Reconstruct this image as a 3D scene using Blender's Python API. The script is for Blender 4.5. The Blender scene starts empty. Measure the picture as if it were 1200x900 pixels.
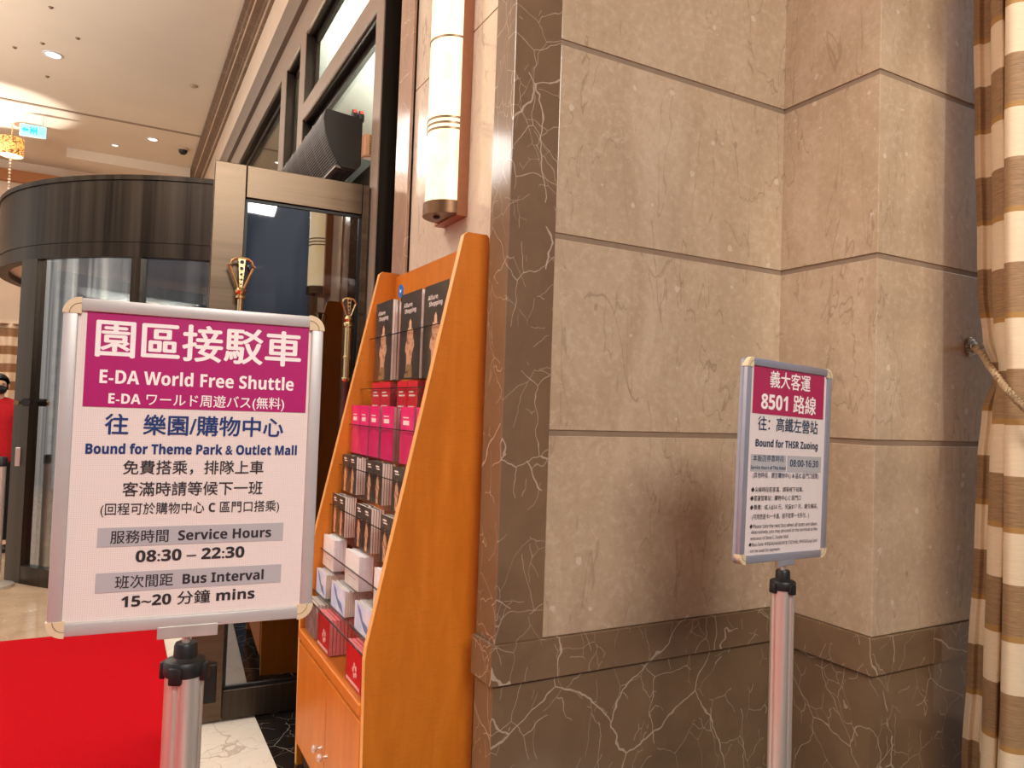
import bpy, bmesh, math, random
from mathutils import Matrix, Vector
random.seed(7)
S = bpy.context.scene
COL = S.collection
PI = math.pi

# ------------------------------------------------------------------ camera, world, lights, exposure
def cam_basis(yaw, pitch, roll):
    cy, sy, cp, sp = math.cos(yaw), math.sin(yaw), math.cos(pitch), math.sin(pitch)
    f = Vector((sy*cp, cy*cp, sp)); r = Vector((cy, -sy, 0)); u = r.cross(f)
    cr, sr = math.cos(roll), math.sin(roll)
    return cr*r + sr*u, -sr*r + cr*u, f
cd = bpy.data.cameras.new('camera'); cam = bpy.data.objects.new('camera', cd); COL.objects.link(cam)
r_, u_, f_ = cam_basis(.4936, .0363, .0339)
m = Matrix((r_, u_, -f_)).transposed().to_4x4(); m.translation = Vector((0, 0, 1.40)); cam.matrix_world = m
cd.sensor_width = 36; cd.lens = 858.6*36/1200; cd.clip_start = .05; cd.clip_end = 100
S.camera = cam
S.view_settings.view_transform = 'Standard'; S.view_settings.look = 'None'
S.view_settings.gamma = 1; S.view_settings.use_curve_mapping = False
S.view_settings.exposure = 0.70

W = bpy.data.worlds.new('lobby_ambient'); S.world = W; W.use_nodes = True
def lobby_world():
    # surroundings of the lobby out of view: pale ceiling above, walls with dark and bright bays, dim floor
    t = W.node_tree; bg = t.nodes['Background']; N = t.nodes.new; L = t.links.new
    tc = N('ShaderNodeTexCoord'); sx = N('ShaderNodeSeparateXYZ'); L(tc.outputs['Generated'], sx.inputs[0])
    def ramp(fac, stops):
        o = N('ShaderNodeValToRGB'); e = o.color_ramp.elements
        while len(e) < len(stops): e.new(.5)
        for x, (p, c) in zip(e, stops): x.position = p; x.color = (*c, 1)
        L(fac, o.inputs[0]); return o.outputs[0]
    mp = N('ShaderNodeMapRange'); mp.inputs[1].default_value = -1; mp.inputs[2].default_value = 1; L(sx.outputs[2], mp.inputs[0])
    el = ramp(mp.outputs[0], [(.0, (.33, .29, .25)), (.44, (.42, .37, .33)), (.50, (.55, .50, .46)), (.58, (.74, .70, .66)), (.72, (1.0, .97, .92)), (1, (1.1, 1.07, 1.0))])
    mm = N('ShaderNodeMapping'); mm.inputs['Scale'].default_value = (5, 5, .25); L(tc.outputs['Generated'], mm.inputs[0])
    nz = N('ShaderNodeTexNoise'); nz.inputs['Scale'].default_value = 1.6; nz.inputs['Detail'].default_value = 3; L(mm.outputs[0], nz.inputs['Vector'])
    bands = ramp(nz.outputs[0], [(.40, (.30, .30, .32)), (.47, (.85, .85, .85)), (.56, (1.0, 1.0, 1.0)), (.62, (1.9, 1.8, 1.6))])
    mx = N('ShaderNodeMix'); mx.data_type = 'RGBA'; mx.blend_type = 'MULTIPLY'; mx.inputs[0].default_value = 1
    L(el, mx.inputs[6]); L(bands, mx.inputs[7])
    # the open driveway side behind the viewer is dim and bluish
    my = N('ShaderNodeMapRange'); my.inputs[1].default_value = -1; my.inputs[2].default_value = 1; L(sx.outputs[1], my.inputs[0])
    side = ramp(my.outputs[0], [(0, (.10, .12, .17)), (.22, (.16, .18, .23)), (.42, (1, 1, 1)), (1, (1, 1, 1))])
    m2 = N('ShaderNodeMix'); m2.data_type = 'RGBA'; m2.blend_type = 'MULTIPLY'; m2.inputs[0].default_value = 1
    L(mx.outputs[2], m2.inputs[6]); L(side, m2.inputs[7]); L(m2.outputs[2], bg.inputs[0]); bg.inputs[1].default_value = 1.0
lobby_world()

def area(name, loc, target, size, power, col=(1, .85, .7), sizey=None, spread=180):
    l = bpy.data.lights.new(name, 'AREA'); l.energy = power; l.color = col; l.size = size
    if sizey: l.shape = 'RECTANGLE'; l.size_y = sizey
    l.spread = math.radians(spread)
    o = bpy.data.objects.new(name, l); COL.objects.link(o); o.location = loc
    o.rotation_euler = (Vector(target)-Vector(loc)).to_track_quat('-Z', 'Y').to_euler()
    return o
def spot(name, loc, target, power, angle, blend=.6, col=(1, .85, .7), rad=.1):
    l = bpy.data.lights.new(name, 'SPOT'); l.energy = power; l.color = col; l.spot_size = math.radians(angle); l.spot_blend = blend
    l.shadow_soft_size = rad
    o = bpy.data.objects.new(name, l); COL.objects.link(o); o.location = loc
    o.rotation_euler = (Vector(target)-Vector(loc)).to_track_quat('-Z', 'Y').to_euler()
    return o
area('lobby_ceiling_light', (-2.4, 2.2, 4.85), (-2.4, 2.2, 0), 2.5, 95, (1, .965, .91))
area('porch_ceiling_light', (.3, -2.6, 4.85), (1.2, 1.6, 0.8), 2.4, 250, (1, .965, .91))
area('far_lobby_light', (-1.8, 9.0, 4.8), (-1.8, 9.0, 0), 2.0, 60, (1, .965, .91))
area('lobby_ceiling_fill', (-4.0, 5.8, 2.9), (-4.0, 5.8, 5), 3.0, 270, (1, .975, .92), 6)  # added fill out of view, aimed up to brighten the lobby ceiling
area('vestibule_light', (2.6, 5.5, 2.2), (2.6, 5.5, 5), 1.6, 330, (1, .97, .90))
spot('curtain_wall_downlight', (.4, -1.8, 4.6), (2.46, 1.5, 2.0), 170, 17, .5, (1, .965, .91), .05)
area('drum_fill_light', (1.1, 7.7, 2.46), (1.1, 7.7, 0), .5, 25, (1, .93, .84))  # added fill without a fitting, brightens the drum interior and canopy soffit
spot('ceiling_uplight', (-2.3, 11.2, 3.6), (-1.75, 11.0, 5), 170, 62, .25, (1, .95, .88), .03)

# ------------------------------------------------------------------ colour and material helpers
def lin(r, g, b):
    f = lambda c: (c/255/12.92) if c/255 <= .04045 else ((c/255+.055)/1.055)**2.4
    return (f(r), f(g), f(b), 1)
class NT:
    def __init__(s, name):
        s.m = bpy.data.materials.new(name); s.m.use_nodes = True; s.t = s.m.node_tree; s.b = s.t.nodes['Principled BSDF']
        s.out = s.t.nodes['Material Output']
    def n(s, typ, **kw):
        o = s.t.nodes.new(typ)
        for k, v in kw.items():
            if k.startswith('i_'):
                key = k[2:]; key = int(key) if key.isdigit() else key
                o.inputs[key].default_value = v
            else: setattr(o, k, v)
        return o
    def l(s, a, b): s.t.links.new(a, b)
    def coord(s, scale=(1, 1, 1), which='Object', rot=(0, 0, 0)):
        tc = s.n('ShaderNodeTexCoord'); mp = s.n('ShaderNodeMapping'); mp.inputs['Scale'].default_value = scale; mp.inputs['Rotation'].default_value = rot
        s.l(tc.outputs[which], mp.inputs[0]); return mp.outputs[0]
    def noise(s, vec, scale, detail=4, rough=.5, dist=0):
        o = s.n('ShaderNodeTexNoise'); s.l(vec, o.inputs['Vector'])
        for k, v in (('Scale', scale), ('Detail', detail), ('Roughness', rough), ('Distortion', dist)): o.inputs[k].default_value = v
        return o.outputs[0]
    def ramp(s, fac, stops, interp='LINEAR'):
        o = s.n('ShaderNodeValToRGB'); o.color_ramp.interpolation = interp; e = o.color_ramp.elements
        while len(e) > 2: e.remove(e[-1])
        while len(e) < len(stops): e.new(.5)
        for x, (p, c) in zip(e, stops): x.position = p; x.color = c if len(c) == 4 else (*c, 1)
        s.l(fac, o.inputs[0]); return o.outputs[0]
    def math(s, op, a, b=None, c=None):
        o = s.n('ShaderNodeMath', operation=op)
        for i, v in enumerate((a, b, c)):
            if v is None: continue
            if isinstance(v, (int, float)): o.inputs[i].default_value = v
            else: s.l(v, o.inputs[i])
        return o.outputs[0]
    def mix(s, fac, a, b, mode='MIX'):
        o = s.n('ShaderNodeMix', data_type='RGBA', blend_type=mode)
        for i, v in ((0, fac), (6, a), (7, b)):
            if isinstance(v, (int, float, tuple)): o.inputs[i].default_value = v
            else: s.l(v, o.inputs[i])
        return o.outputs[2]
    def bump(s, h, strength=.2, dist=.01):
        o = s.n('ShaderNodeBump'); o.inputs['Strength'].default_value = strength; o.inputs['Distance'].default_value = dist
        s.l(h, o.inputs['Height']); s.l(o.outputs[0], s.b.inputs['Normal'])
    def set(s, **kw):
        for k, v in kw.items(): s.b.inputs[{'col': 'Base Color', 'rough': 'Roughness', 'metal': 'Metallic', 'spec': 'Specular IOR Level', 'emc': 'Emission Color', 'em': 'Emission Strength', 'coat': 'Coat Weight'}[k]].default_value = v
        return s
def plain(name, rgb, rough=.5, metal=0, spec=.5, var=.06, vs=40):
    """solid colour with a slight procedural variation"""
    t = NT(name); c = lin(*rgb); t.set(rough=rough, metal=metal, spec=spec)
    nz = t.noise(t.coord(), vs, 3)
    d = tuple(x*(1-var) for x in c[:3]); h = tuple(min(1, x*(1+var)) for x in c[:3])
    t.l(t.ramp(nz, [(.3, d), (.7, h)]), t.b.inputs['Base Color'])
    return t.m
def glow(name, rgb, strength):
    t = NT(name); t.set(col=lin(*rgb), emc=lin(*rgb), em=strength); return t.m
def glass(name, tint, base=.05, grazing=.6, rough=.02, gl=(1, 1, 1, 1)):
    t = NT(name); t.t.nodes.remove(t.b)
    tr = t.n('ShaderNodeBsdfTransparent'); tr.inputs[0].default_value = tint
    g = t.n('ShaderNodeBsdfGlossy'); g.inputs['Roughness'].default_value = rough; g.inputs[0].default_value = gl
    lw = t.n('ShaderNodeLayerWeight'); lw.inputs[0].default_value = .35
    fac = t.math('MULTIPLY_ADD', lw.outputs['Facing'], grazing, base)
    mx = t.n('ShaderNodeMixShader'); t.l(fac, mx.inputs[0]); t.l(tr.outputs[0], mx.inputs[1]); t.l(g.outputs[0], mx.inputs[2])
    t.l(mx.outputs[0], t.out.inputs[0]); return t.m

M = {}
def marble_beige(name, c0, c1, c2):
    t = NT(name); t.set(rough=.16, spec=.45)
    v = t.coord((1, 1, .42)); v1 = t.coord((1, 1, 1))
    n1 = t.noise(v, 3.2, 8, .6, 1.2); base = t.ramp(n1, [(.28, lin(*c0)), (.5, lin(*c1)), (.72, lin(*c2))])
    cl = t.noise(v1, 1.6, 3); base = t.mix(t.math('MULTIPLY', cl, .35), base, lin(*c0))
    # thin dark vertical cracks
    vc = t.coord((1, 1, .26)); nc = t.noise(vc, 3.6, 4, .55, .5)
    d = t.math('ABSOLUTE', t.math('SUBTRACT', nc, .5)); k = t.math('LESS_THAN', d, .0026)
    nm = t.noise(v1, 4.5, 2); k = t.math('MULTIPLY', k, t.math('GREATER_THAN', nm, .44))
    base = t.mix(t.math('MULTIPLY', k, .34), base, lin(110, 84, 60))
    v5 = t.coord((1, 1, .2)); n5 = t.noise(v5, 6.5, 3, .5, .6); k5 = t.math('LESS_THAN', t.math('ABSOLUTE', t.math('SUBTRACT', n5, .47)), .0042)
    base = t.mix(t.math('MULTIPLY', t.math('MULTIPLY', k5, t.math('GREATER_THAN', t.noise(v1, 3.1, 2), .46)), .26), base, lin(116, 90, 66))
    # pale fossil specks and short curls
    vo = t.n('ShaderNodeTexVoronoi'); vo.inputs['Scale'].default_value = 9; t.l(v1, vo.inputs['Vector'])
    nz = t.noise(v1, 22, 3, .6, 1)
    sp = t.math('LESS_THAN', t.math('ADD', vo.outputs[0], t.math('MULTIPLY', nz, .22)), .2)
    base = t.mix(t.math('MULTIPLY', sp, .5), base, lin(226, 208, 188))
    n3 = t.noise(v1, 6, 8, .7, 2.0); d3 = t.math('LESS_THAN', t.math('ABSOLUTE', t.math('SUBTRACT', n3, .62)), .006)
    base = t.mix(t.math('MULTIPLY', d3, .35), base, lin(222, 203, 182))
    nf = t.noise(v1, 38, 5, .7); base = t.mix(t.math('MULTIPLY', t.math('GREATER_THAN', nf, .56), .13), base, lin(228, 208, 184)); base = t.mix(t.math('MULTIPLY', t.math('LESS_THAN', nf, .42), .10), base, lin(126, 100, 76))
    n6 = t.noise(v1, 14, 6, .75, 1.5); k6 = t.math('GREATER_THAN', n6, .67); base = t.mix(t.math('MULTIPLY', k6, .45), base, lin(232, 214, 192))
    t.l(base, t.b.inputs['Base Color']); return t.m
def marble_brown(name, c0, c1, vein, rough=.12):
    t = NT(name); t.set(rough=rough, spec=.5)
    v = t.coord(); n = t.noise(v, 3, 6, .6, .6); base = t.ramp(n, [(.3, lin(*c0)), (.7, lin(*c1))])
    nd = t.n('ShaderNodeTexNoise'); nd.inputs['Scale'].default_value = 3.0; nd.inputs['Detail'].default_value = 4; t.l(v, nd.inputs['Vector'])
    va = t.n('ShaderNodeVectorMath', operation='MULTIPLY_ADD'); va.inputs[1].default_value = (.22, .22, .22); t.l(nd.outputs['Color'], va.inputs[0]); t.l(v, va.inputs[2])
    for sc, th, msk, a in ((2.1, .0034, .46, .6), (4.3, .0040, .47, .55), (9, .006, .5, .4), (6.1, .005, .5, .35)):
        mp = t.n('ShaderNodeMapping'); mp.inputs['Scale'].default_value = (1, 1, .7); t.l(va.outputs[0], mp.inputs[0])
        vo = t.n('ShaderNodeTexVoronoi', feature='DISTANCE_TO_EDGE'); vo.inputs['Scale'].default_value = sc; t.l(mp.outputs[0], vo.inputs['Vector'])
        k = t.math('LESS_THAN', vo.outputs[0], th)
        k = t.math('MULTIPLY', k, t.math('GREATER_THAN', t.noise(v, sc*.9, 2), msk))
        base = t.mix(t.math('MULTIPLY', k, a), base, lin(*vein))
    t.l(base, t.b.inputs['Base Color']); return t.m
M['stone'] = marble_beige('beige_marble', (174, 149, 121), (189, 165, 137), (204, 181, 155))
M['stone_pale'] = marble_beige('pale_beige_marble', (208, 188, 164), (218, 200, 178), (226, 210, 190))
M['grout'] = plain('joint_brown', (140, 118, 96), .6)
M['brown'] = marble_brown('brown_veined_marble', (112, 88, 66), (132, 106, 80), (206, 186, 164))
M['trim_marble'] = marble_brown('pinkish_brown_marble', (160, 128, 106), (182, 150, 128), (220, 200, 184))
M['white_marble'] = marble_brown('white_marble', (226, 216, 200), (238, 230, 216), (180, 164, 144), .1)
M['black_marble'] = marble_brown('black_marble', (22, 20, 18), (36, 33, 30), (190, 182, 170), .08)
M['tan_marble'] = marble_brown('tan_floor_marble', (170, 142, 116), (196, 170, 142), (226, 208, 186), .1)
M['ceiling'] = plain('ceiling_paint', (226, 210, 190), .8, var=.02, vs=2)
M['cream'] = plain('cream_wall_paint', (226, 202, 178), .7, var=.03, vs=3)
M['white_wall'] = plain('vestibule_plaster', (236, 232, 220), .8, var=.03, vs=3)
def brushed(name, c0, c1, rough, sc=(60, 60, .6), metal=.9):
    t = NT(name); t.set(rough=rough, metal=metal)
    n = t.noise(t.coord(sc), 1.0, 4, .6)
    t.l(t.ramp(n, [(.3, lin(*c0)), (.7, lin(*c1))]), t.b.inputs['Base Color'])
    t.l(t.math('MULTIPLY_ADD', n, .25, rough-.1), t.b.inputs['Roughness']); return t.m
M['bronze'] = brushed('brushed_bronze_steel', (88, 73, 58), (108, 91, 74), .3, (.8, 40, 40))
M['frame'] = brushed('bronze_window_frame', (142, 122, 106), (156, 136, 120), .45, (40, 40, .7), .15)
M['dark_metal'] = brushed('dark_bronze_metal', (62, 54, 46), (80, 70, 60), .33)
M['canopy'] = brushed('dark_canopy_steel', (38, 32, 28), (72, 63, 55), .34, (14, 14, .25))
M['chrome'] = brushed('brushed_aluminium', (216, 206, 194), (238, 230, 220), .34, (30, 30, .3), .75)
M['black_metal'] = plain('black_metal', (20, 19, 18), .4, .3)
M['black_plastic'] = plain('black_plastic', (24, 23, 24), .45)
M['brass'] = plain('polished_brass', (226, 198, 146), .25, 1, var=.05)
M['glass_door'] = glass('tinted_door_glass', (.13, .14, .15, 1), .22, .55)
M['glass_drum'] = glass('drum_glass', (.62, .66, .66, 1), .14, .5)
M['glass_win'] = glass('transom_glass', (.80, .86, .84, 1), .05, .35)
M['acrylic'] = glass('clear_acrylic', (.985, .985, .98, 1), .02, .13, .03)
M['acrylic_edge'] = plain('acrylic_edge', (44, 40, 36), .2)
def wood():
    t = NT('orange_beech_veneer'); t.set(rough=.38, spec=.35)
    v = t.coord((1, 1, 1)); n = t.noise(t.coord((6, 6, 1.2)), 3, 5, .6, .5)
    f = t.noise(t.coord((14, 14, 90)), 1.5, 3, .6, 1.0)
    base = t.ramp(n, [(.25, lin(190, 105, 24)), (.5, lin(202, 115, 30)), (.75, lin(212, 125, 38))])
    base = t.mix(t.math('MULTIPLY', t.math('GREATER_THAN', f, .58), .16), base, lin(168, 92, 22))
    t.l(base, t.b.inputs['Base Color']); return t.m
M['wood'] = wood()
M['wood_edge'] = plain('pale_wood_edge', (232, 168, 96), .4)
M['sconce_wood'] = plain('sconce_walnut', (156, 98, 62), .4)
def alabaster():
    t = NT('lit_alabaster'); t.set(rough=.3)
    n = t.noise(t.coord((1, 1, .7)), 7, 6, .6, 1); c = t.ramp(n, [(.3, lin(255, 226, 165)), (.6, lin(255, 238, 196))])
    t.l(c, t.b.inputs['Base Color']); t.l(c, t.b.inputs['Emission Color']); t.b.inputs['Emission Strength'].default_value = .6; return t.m
M['alabaster'] = alabaster()
def carpet():
    t = NT('red_carpet_pile'); t.set(rough=.95, spec=.1)
    n = t.noise(t.coord(), 260, 3, .7); n2 = t.noise(t.coord((1, 3, 1)), 8, 4)
    c = t.ramp(n, [(.3, lin(146, 0, 12)), (.7, lin(200, 0, 20))]); c = t.mix(t.math('MULTIPLY', n2, .25), c, lin(180, 0, 14))
    t.l(c, t.b.inputs['Base Color']); t.bump(n, .5, .004); return t.m
M['carpet'] = carpet()
def poster():
    t = NT('gridded_white_sheet'); t.set(rough=.35, spec=.4)
    tc = t.n('ShaderNodeTexCoord'); sx = t.n('ShaderNodeSeparateXYZ'); t.l(tc.outputs['Object'], sx.inputs[0])
    P = .0031
    a = t.math('LESS_THAN', t.math('FRACT', t.math('DIVIDE', sx.outputs[0], P)), .24); b = t.math('LESS_THAN', t.math('FRACT', t.math('DIVIDE', sx.outputs[2], P)), .24)
    k = t.math('MAXIMUM', a, b)
    t.l(t.mix(t.math('MULTIPLY', k, .55), lin(240, 227, 219), lin(216, 200, 193)), t.b.inputs['Base Color']); return t.m
M['poster'] = poster()
M['sheet'] = plain('white_paper_sheet', (232, 218, 214), .4, var=.02)
M['sign_frame'] = plain('satin_silver_frame', (196, 190, 186), .4, .25, var=.02)
M['sign_frame_grey'] = plain('bluish_silver_frame', (160, 160, 172), .35, .4, var=.02)
M['corner'] = plain('ivory_corner_cap', (226, 204, 166), .4)
M['magenta'] = plain('magenta_print', (176, 22, 106), .4, var=.03)
M['crimson'] = plain('crimson_print', (176, 34, 84), .4, var=.03)
M['ink_white'] = plain('white_print', (250, 240, 236), .5, var=.01)
M['ink_navy'] = plain('navy_print', (18, 50, 112), .5, var=.03)
M['ink_black'] = plain('charcoal_print', (44, 40, 46), .5, var=.03)
M['ink_slate'] = plain('slate_print', (44, 66, 92), .5, var=.03)
M['bar_grey'] = plain('grey_bar_print', (184, 180, 182), .45, var=.02)
M['plate'] = plain('grey_bracket_plate', (188, 182, 174), .4, .3)
M['red_cloth'] = plain('red_jacket_cloth', (206, 16, 30), .8)
M['skin'] = plain('skin', (226, 180, 150), .55)
M['hair'] = plain('black_hair', (22, 18, 17), .5)
M['trousers'] = plain('black_trouser_cloth', (18, 17, 20), .9)

# ------------------------------------------------------------------ mesh helpers
class MB:
    def __init__(s): s.bm = bmesh.new()
    def box(s, x0, x1, y0, y1, z0, z1, bev=0):
        r = bmesh.ops.create_cube(s.bm, size=1); vs = r['verts']
        for v in vs: v.co = Vector(((x0+x1)/2+v.co.x*(x1-x0), (y0+y1)/2+v.co.y*(y1-y0), (z0+z1)/2+v.co.z*(z1-z0)))
        if bev:
            es = {e for v in vs for e in v.link_edges}
            bmesh.ops.bevel(s.bm, geom=list(es), offset=bev, segments=2, affect='EDGES', profile=.5)
        return s
    def prism(s, pts, d0, d1, axis='y', close=True):
        """extrude a 2-D outline: axis y -> pts are (x,z); axis x -> (y,z); axis z -> (x,y)"""
        def P(a, b, d): return {'y': (a, d, b), 'x': (d, a, b), 'z': (a, b, d)}[axis]
        A = [s.bm.verts.new(P(a, b, d0)) for a, b in pts]; B = [s.bm.verts.new(P(a, b, d1)) for a, b in pts]
        n = len(pts)
        fs = [s.bm.faces.new(A), s.bm.faces.new(B[::-1])] + [s.bm.faces.new((A[i], B[i], B[(i+1) % n], A[(i+1) % n])) for i in range(n)]
        return s
    def lathe(s, prof, c=(0, 0, 0), seg=24, ang=(0, 2*PI), rx=1, ry=1):
        full = abs(ang[1]-ang[0]-2*PI) < 1e-6
        n = seg if full else seg+1; rings = []
        for r, z in prof:
            rings.append([s.bm.verts.new((c[0]+rx*r*math.cos(ang[0]+(ang[1]-ang[0])*i/seg), c[1]+ry*r*math.sin(ang[0]+(ang[1]-ang[0])*i/seg), c[2]+z)) for i in range(n)])
        for a, b in zip(rings, rings[1:]):
            for i in range(n if full else n-1):
                j = (i+1) % n
                s.bm.faces.new((a[i], a[j], b[j], b[i]))
        return s
    def tube(s, pts, rad, seg=8, cap=True):
        pts = [Vector(p) for p in pts]; rings = []
        rads = rad if isinstance(rad, (list, tuple)) else [rad]*len(pts)
        up = Vector((0, 0, 1))
        for i, p in enumerate(pts):
            d = (pts[min(i+1, len(pts)-1)]-pts[max(i-1, 0)]).normalized()
            a = d.cross(up if abs(d.dot(up)) < .95 else Vector((1, 0, 0))).normalized(); b = d.cross(a)
            rings.append([s.bm.verts.new(p+rads[i]*(math.cos(2*PI*k/seg)*a+math.sin(2*PI*k/seg)*b)) for k in range(seg)])
        for A, B in zip(rings, rings[1:]):
            for k in range(seg): s.bm.faces.new((A[k], A[(k+1) % seg], B[(k+1) % seg], B[k]))
        if cap: s.bm.faces.new(rings[0][::-1]); s.bm.faces.new(rings[-1])
        return s
    def ring(s, c, r0, r1, z0, z1, a0, a1, seg=48):
        """part of a cylinder shell between radii r0<r1 and heights z0<z1, angles in degrees"""
        full = abs(a1-a0-360) < 1e-6; n = seg if full else seg+1; L = []
        for i in range(n):
            t = math.radians(a0+(a1-a0)*i/seg); cx, sn = math.cos(t), math.sin(t)
            L.append([s.bm.verts.new((c[0]+r*cx, c[1]+r*sn, z)) for r, z in ((r0, z0), (r1, z0), (r1, z1), (r0, z1))])
        for i in range(n if full else n-1):
            A, B = L[i], L[(i+1) % n]
            for k in range(4): s.bm.faces.new((A[k], B[k], B[(k+1) % 4], A[(k+1) % 4]))
        if not full: s.bm.faces.new(L[0]); s.bm.faces.new(L[-1][::-1])
        return s
    def sphere(s, c, r, seg=16, scale=(1, 1, 1)):
        rr = bmesh.ops.create_uvsphere(s.bm, u_segments=seg, v_segments=seg//2+2, radius=r)
        for v in rr['verts']: v.co = Vector((c[0]+v.co.x*scale[0], c[1]+v.co.y*scale[1], c[2]+v.co.z*scale[2]))
        return s
    def build(s, name, mat, parent=None, smooth=False, xf=None):
        bmesh.ops.recalc_face_normals(s.bm, faces=s.bm.faces)
        me = bpy.data.meshes.new(name)
        if xf is not None: bmesh.ops.transform(s.bm, matrix=xf, verts=s.bm.verts)
        s.bm.to_mesh(me); s.bm.free()
        if smooth:
            for p in me.polygons: p.use_smooth = True
            try: me.set_sharp_from_angle(angle=math.radians(35))
            except Exception: pass
        me.materials.append(mat)
        o = bpy.data.objects.new(name, me); COL.objects.link(o)
        if parent: o.parent = parent
        return o
def empty(name, loc, label, cat, group=None, rz=0):
    o = bpy.data.objects.new(name, None); COL.objects.link(o); o.location = loc; o.rotation_euler = (0, 0, rz); o.empty_display_size = .1
    return tag(o, label, cat, group)
def tag(o, label, cat, group=None, kind=None):
    if label: o['label'] = label
    if cat: o['category'] = cat
    if group: o['group'] = group
    if kind: o['kind'] = kind
    return o
def struct(o, label=None): 
    o['kind'] = 'structure'
    if label: o['label'] = label
    return o

_txt_cache = {}
def sans(body, bold=True):
    """Latin letters and digits as the upright sans-serif forms of the bundled type"""
    U, l, d = (0x1D5D4, 0x1D5EE, 0x1D7EC) if bold else (0x1D5A0, 0x1D5BA, 0x1D7E2)
    return ''.join(chr(U+ord(c)-65) if 'A' <= c <= 'Z' else chr(l+ord(c)-97) if 'a' <= c <= 'z' else chr(d+ord(c)-48) if '0' <= c <= '9' else c for c in body)
def text_mesh(body, res=4):
    cu = bpy.data.curves.new('lettering', 'FONT'); cu.body = body; cu.size = 1; cu.resolution_u = res
    cu.align_x = 'LEFT'
    o = bpy.data.objects.new('lettering', cu); COL.objects.link(o)
    bpy.context.view_layer.update()
    me = bpy.data.meshes.new_from_object(o.evaluated_get(bpy.context.evaluated_depsgraph_get()))
    bpy.data.objects.remove(o); bpy.data.curves.remove(cu)
    return me
def ref_height(cjk):
    if cjk not in _txt_cache:
        me = text_mesh('國' if cjk else sans('H')); ys = [v.co.y for v in me.vertices]; _txt_cache[cjk] = (min(ys), max(ys))
    return _txt_cache[cjk]
def is_cjk(s): return any(0x2e80 < ord(c) < 0x10000 for c in s)
def lettering(body, x0, x1, z0, z1, y, mat, parent, bold=.0, xf=None, heavy=True):
    """flat print on a vertical face that looks towards -Y; bold thickens the CJK strokes (in em)"""
    me = text_mesh(sans(body, heavy)); ym, yM = ref_height(is_cjk(body))
    xs = [v.co.x for v in me.vertices]; a, b = min(xs), max(xs)
    sx = (x1-x0)/(b-a); sz = (z1-z0)/(yM-ym)
    bm = bmesh.new()
    shifts = [(0, 0)] if not bold else [(-bold, 0), (bold, 0), (0, bold*.7), (0, -bold*.7)]
    for k, (dx, dz) in enumerate(shifts):
        m2 = me.copy()
        for v in m2.vertices: v.co = Vector((x0+(v.co.x-a+dx)*sx, y-.00002*k, z0+(v.co.y-ym+dz)*sz))
        bm.from_mesh(m2)
    me.clear_geometry(); bm.to_mesh(me); bm.free()
    if xf is not None: me.transform(xf)
    me.materials.clear(); me.materials.append(mat)
    o = bpy.data.objects.new('lettering', me); COL.objects.link(o); o.parent = parent
    return o

# ================================================================== SETTING
XW = 1.03           # plane of the entrance wall, which runs away from the camera
# floor: tan stone in the lobby, black marble field and white border strip before the doors
b = MB(); b.box(-7, 6, -4, 16, -.1, 0); struct(b.build('floor', M['tan_marble']), 'polished stone floor')
b = MB(); b.box(.607, 3.6, -3.0, 8.4, 0, .002); struct(b.build('trim_1', M['black_marble']), 'black marble floor field by the doors')
b = MB(); b.box(.29, .606, -3.0, 4.9, 0, .003); struct(b.build('trim_2', M['white_marble']), 'white marble floor border strip')
ZC = 4.95
b = MB(); b.box(-7, 6, -4, 16, ZC, ZC+.1); struct(b.build('ceiling', M['ceiling']), 'warm white ceiling')
b = MB(); b.box(-7, .83, 10.60, 10.64, ZC-.012, ZC); struct(b.build('trim_3', plain('ceiling_groove', (150, 126, 104), .7)), 'thin ceiling joint')
# far lobby wall
b = MB(); b.box(-7, XW, 13.4, 13.6, 0, ZC); struct(b.build('wall_far', M['cream']), 'cream far lobby wall')
b = MB(); b.box(-7, -.45, 13.25, 13.4, 4.62, 4.78); struct(b.build('trim_4', plain('orange_wood_beam', (176, 112, 62), .5)), 'wooden rail along far wall')
# cove step under the far ceiling
b = MB(); b.box(-.8, .83, 12.2, 12.5, ZC-.14, ZC); struct(b.build('trim_5', M['ceiling']), 'stepped ceiling cove')

# --- front wall A (faces camera), its return and the outer pier
YA, XP, XI, YO, XR = 1.89, 1.149, 2.12, 1.502, 3.6
J = [1.337, 1.937, 2.537, 3.137, 3.737, 4.337]
G = .009; ZD = .725
def spans():
    zs = [ZD+.002]
    for j in J: zs += [j-G, j+G]
    zs.append(ZC); return [(zs[i], zs[i+1]) for i in range(0, len(zs), 2)]
b = MB()
for z0, z1 in spans(): b.box(XP, XI+.3, YA, YA+.1, z0, z1, .002)
w = struct(b.build('wall_front', M['stone']), 'beige polished marble wall behind the small sign')
b = MB(); b.box(XP, XI+.3, YA+.004, YA+.1, ZD, ZC); b.build('joint', M['grout'], w)
b = MB()
for z0, z1 in spans(): b.box(XI, XR, YO, YA+.1, z0, z1, .002)
w = struct(b.build('wall_pier', M['stone']), 'beige polished marble pier beside the curtain')
b = MB(); b.box(XI+.004, XR, YO+.004, YA+.1, ZD, ZC); b.build('joint', M['grout'], w)
# brown marble wainscot with its projecting band
def wains(d, z0, z1, bev=.003):
    q = MB()
    q.prism([(.988-d, YA-d), (XI-d, YA-d), (XI-d, YO-d), (XR, YO-d), (XR, YO+.05), (XI+.05, YO+.05), (XI+.05, YA+.12), (.988-d, YA+.12)], z0, z1, 'z')
    return q
struct(wains(.0, .0, .604).build('baseboard_front', M['brown']), 'brown veined marble wainscot')
struct(wains(.014, .611, ZD).build('trim_6', M['brown']), 'projecting brown marble dado band')
struct(wains(-.006, .600, .615).build('trim_7', M['grout']), 'joint under the dado band')
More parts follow.
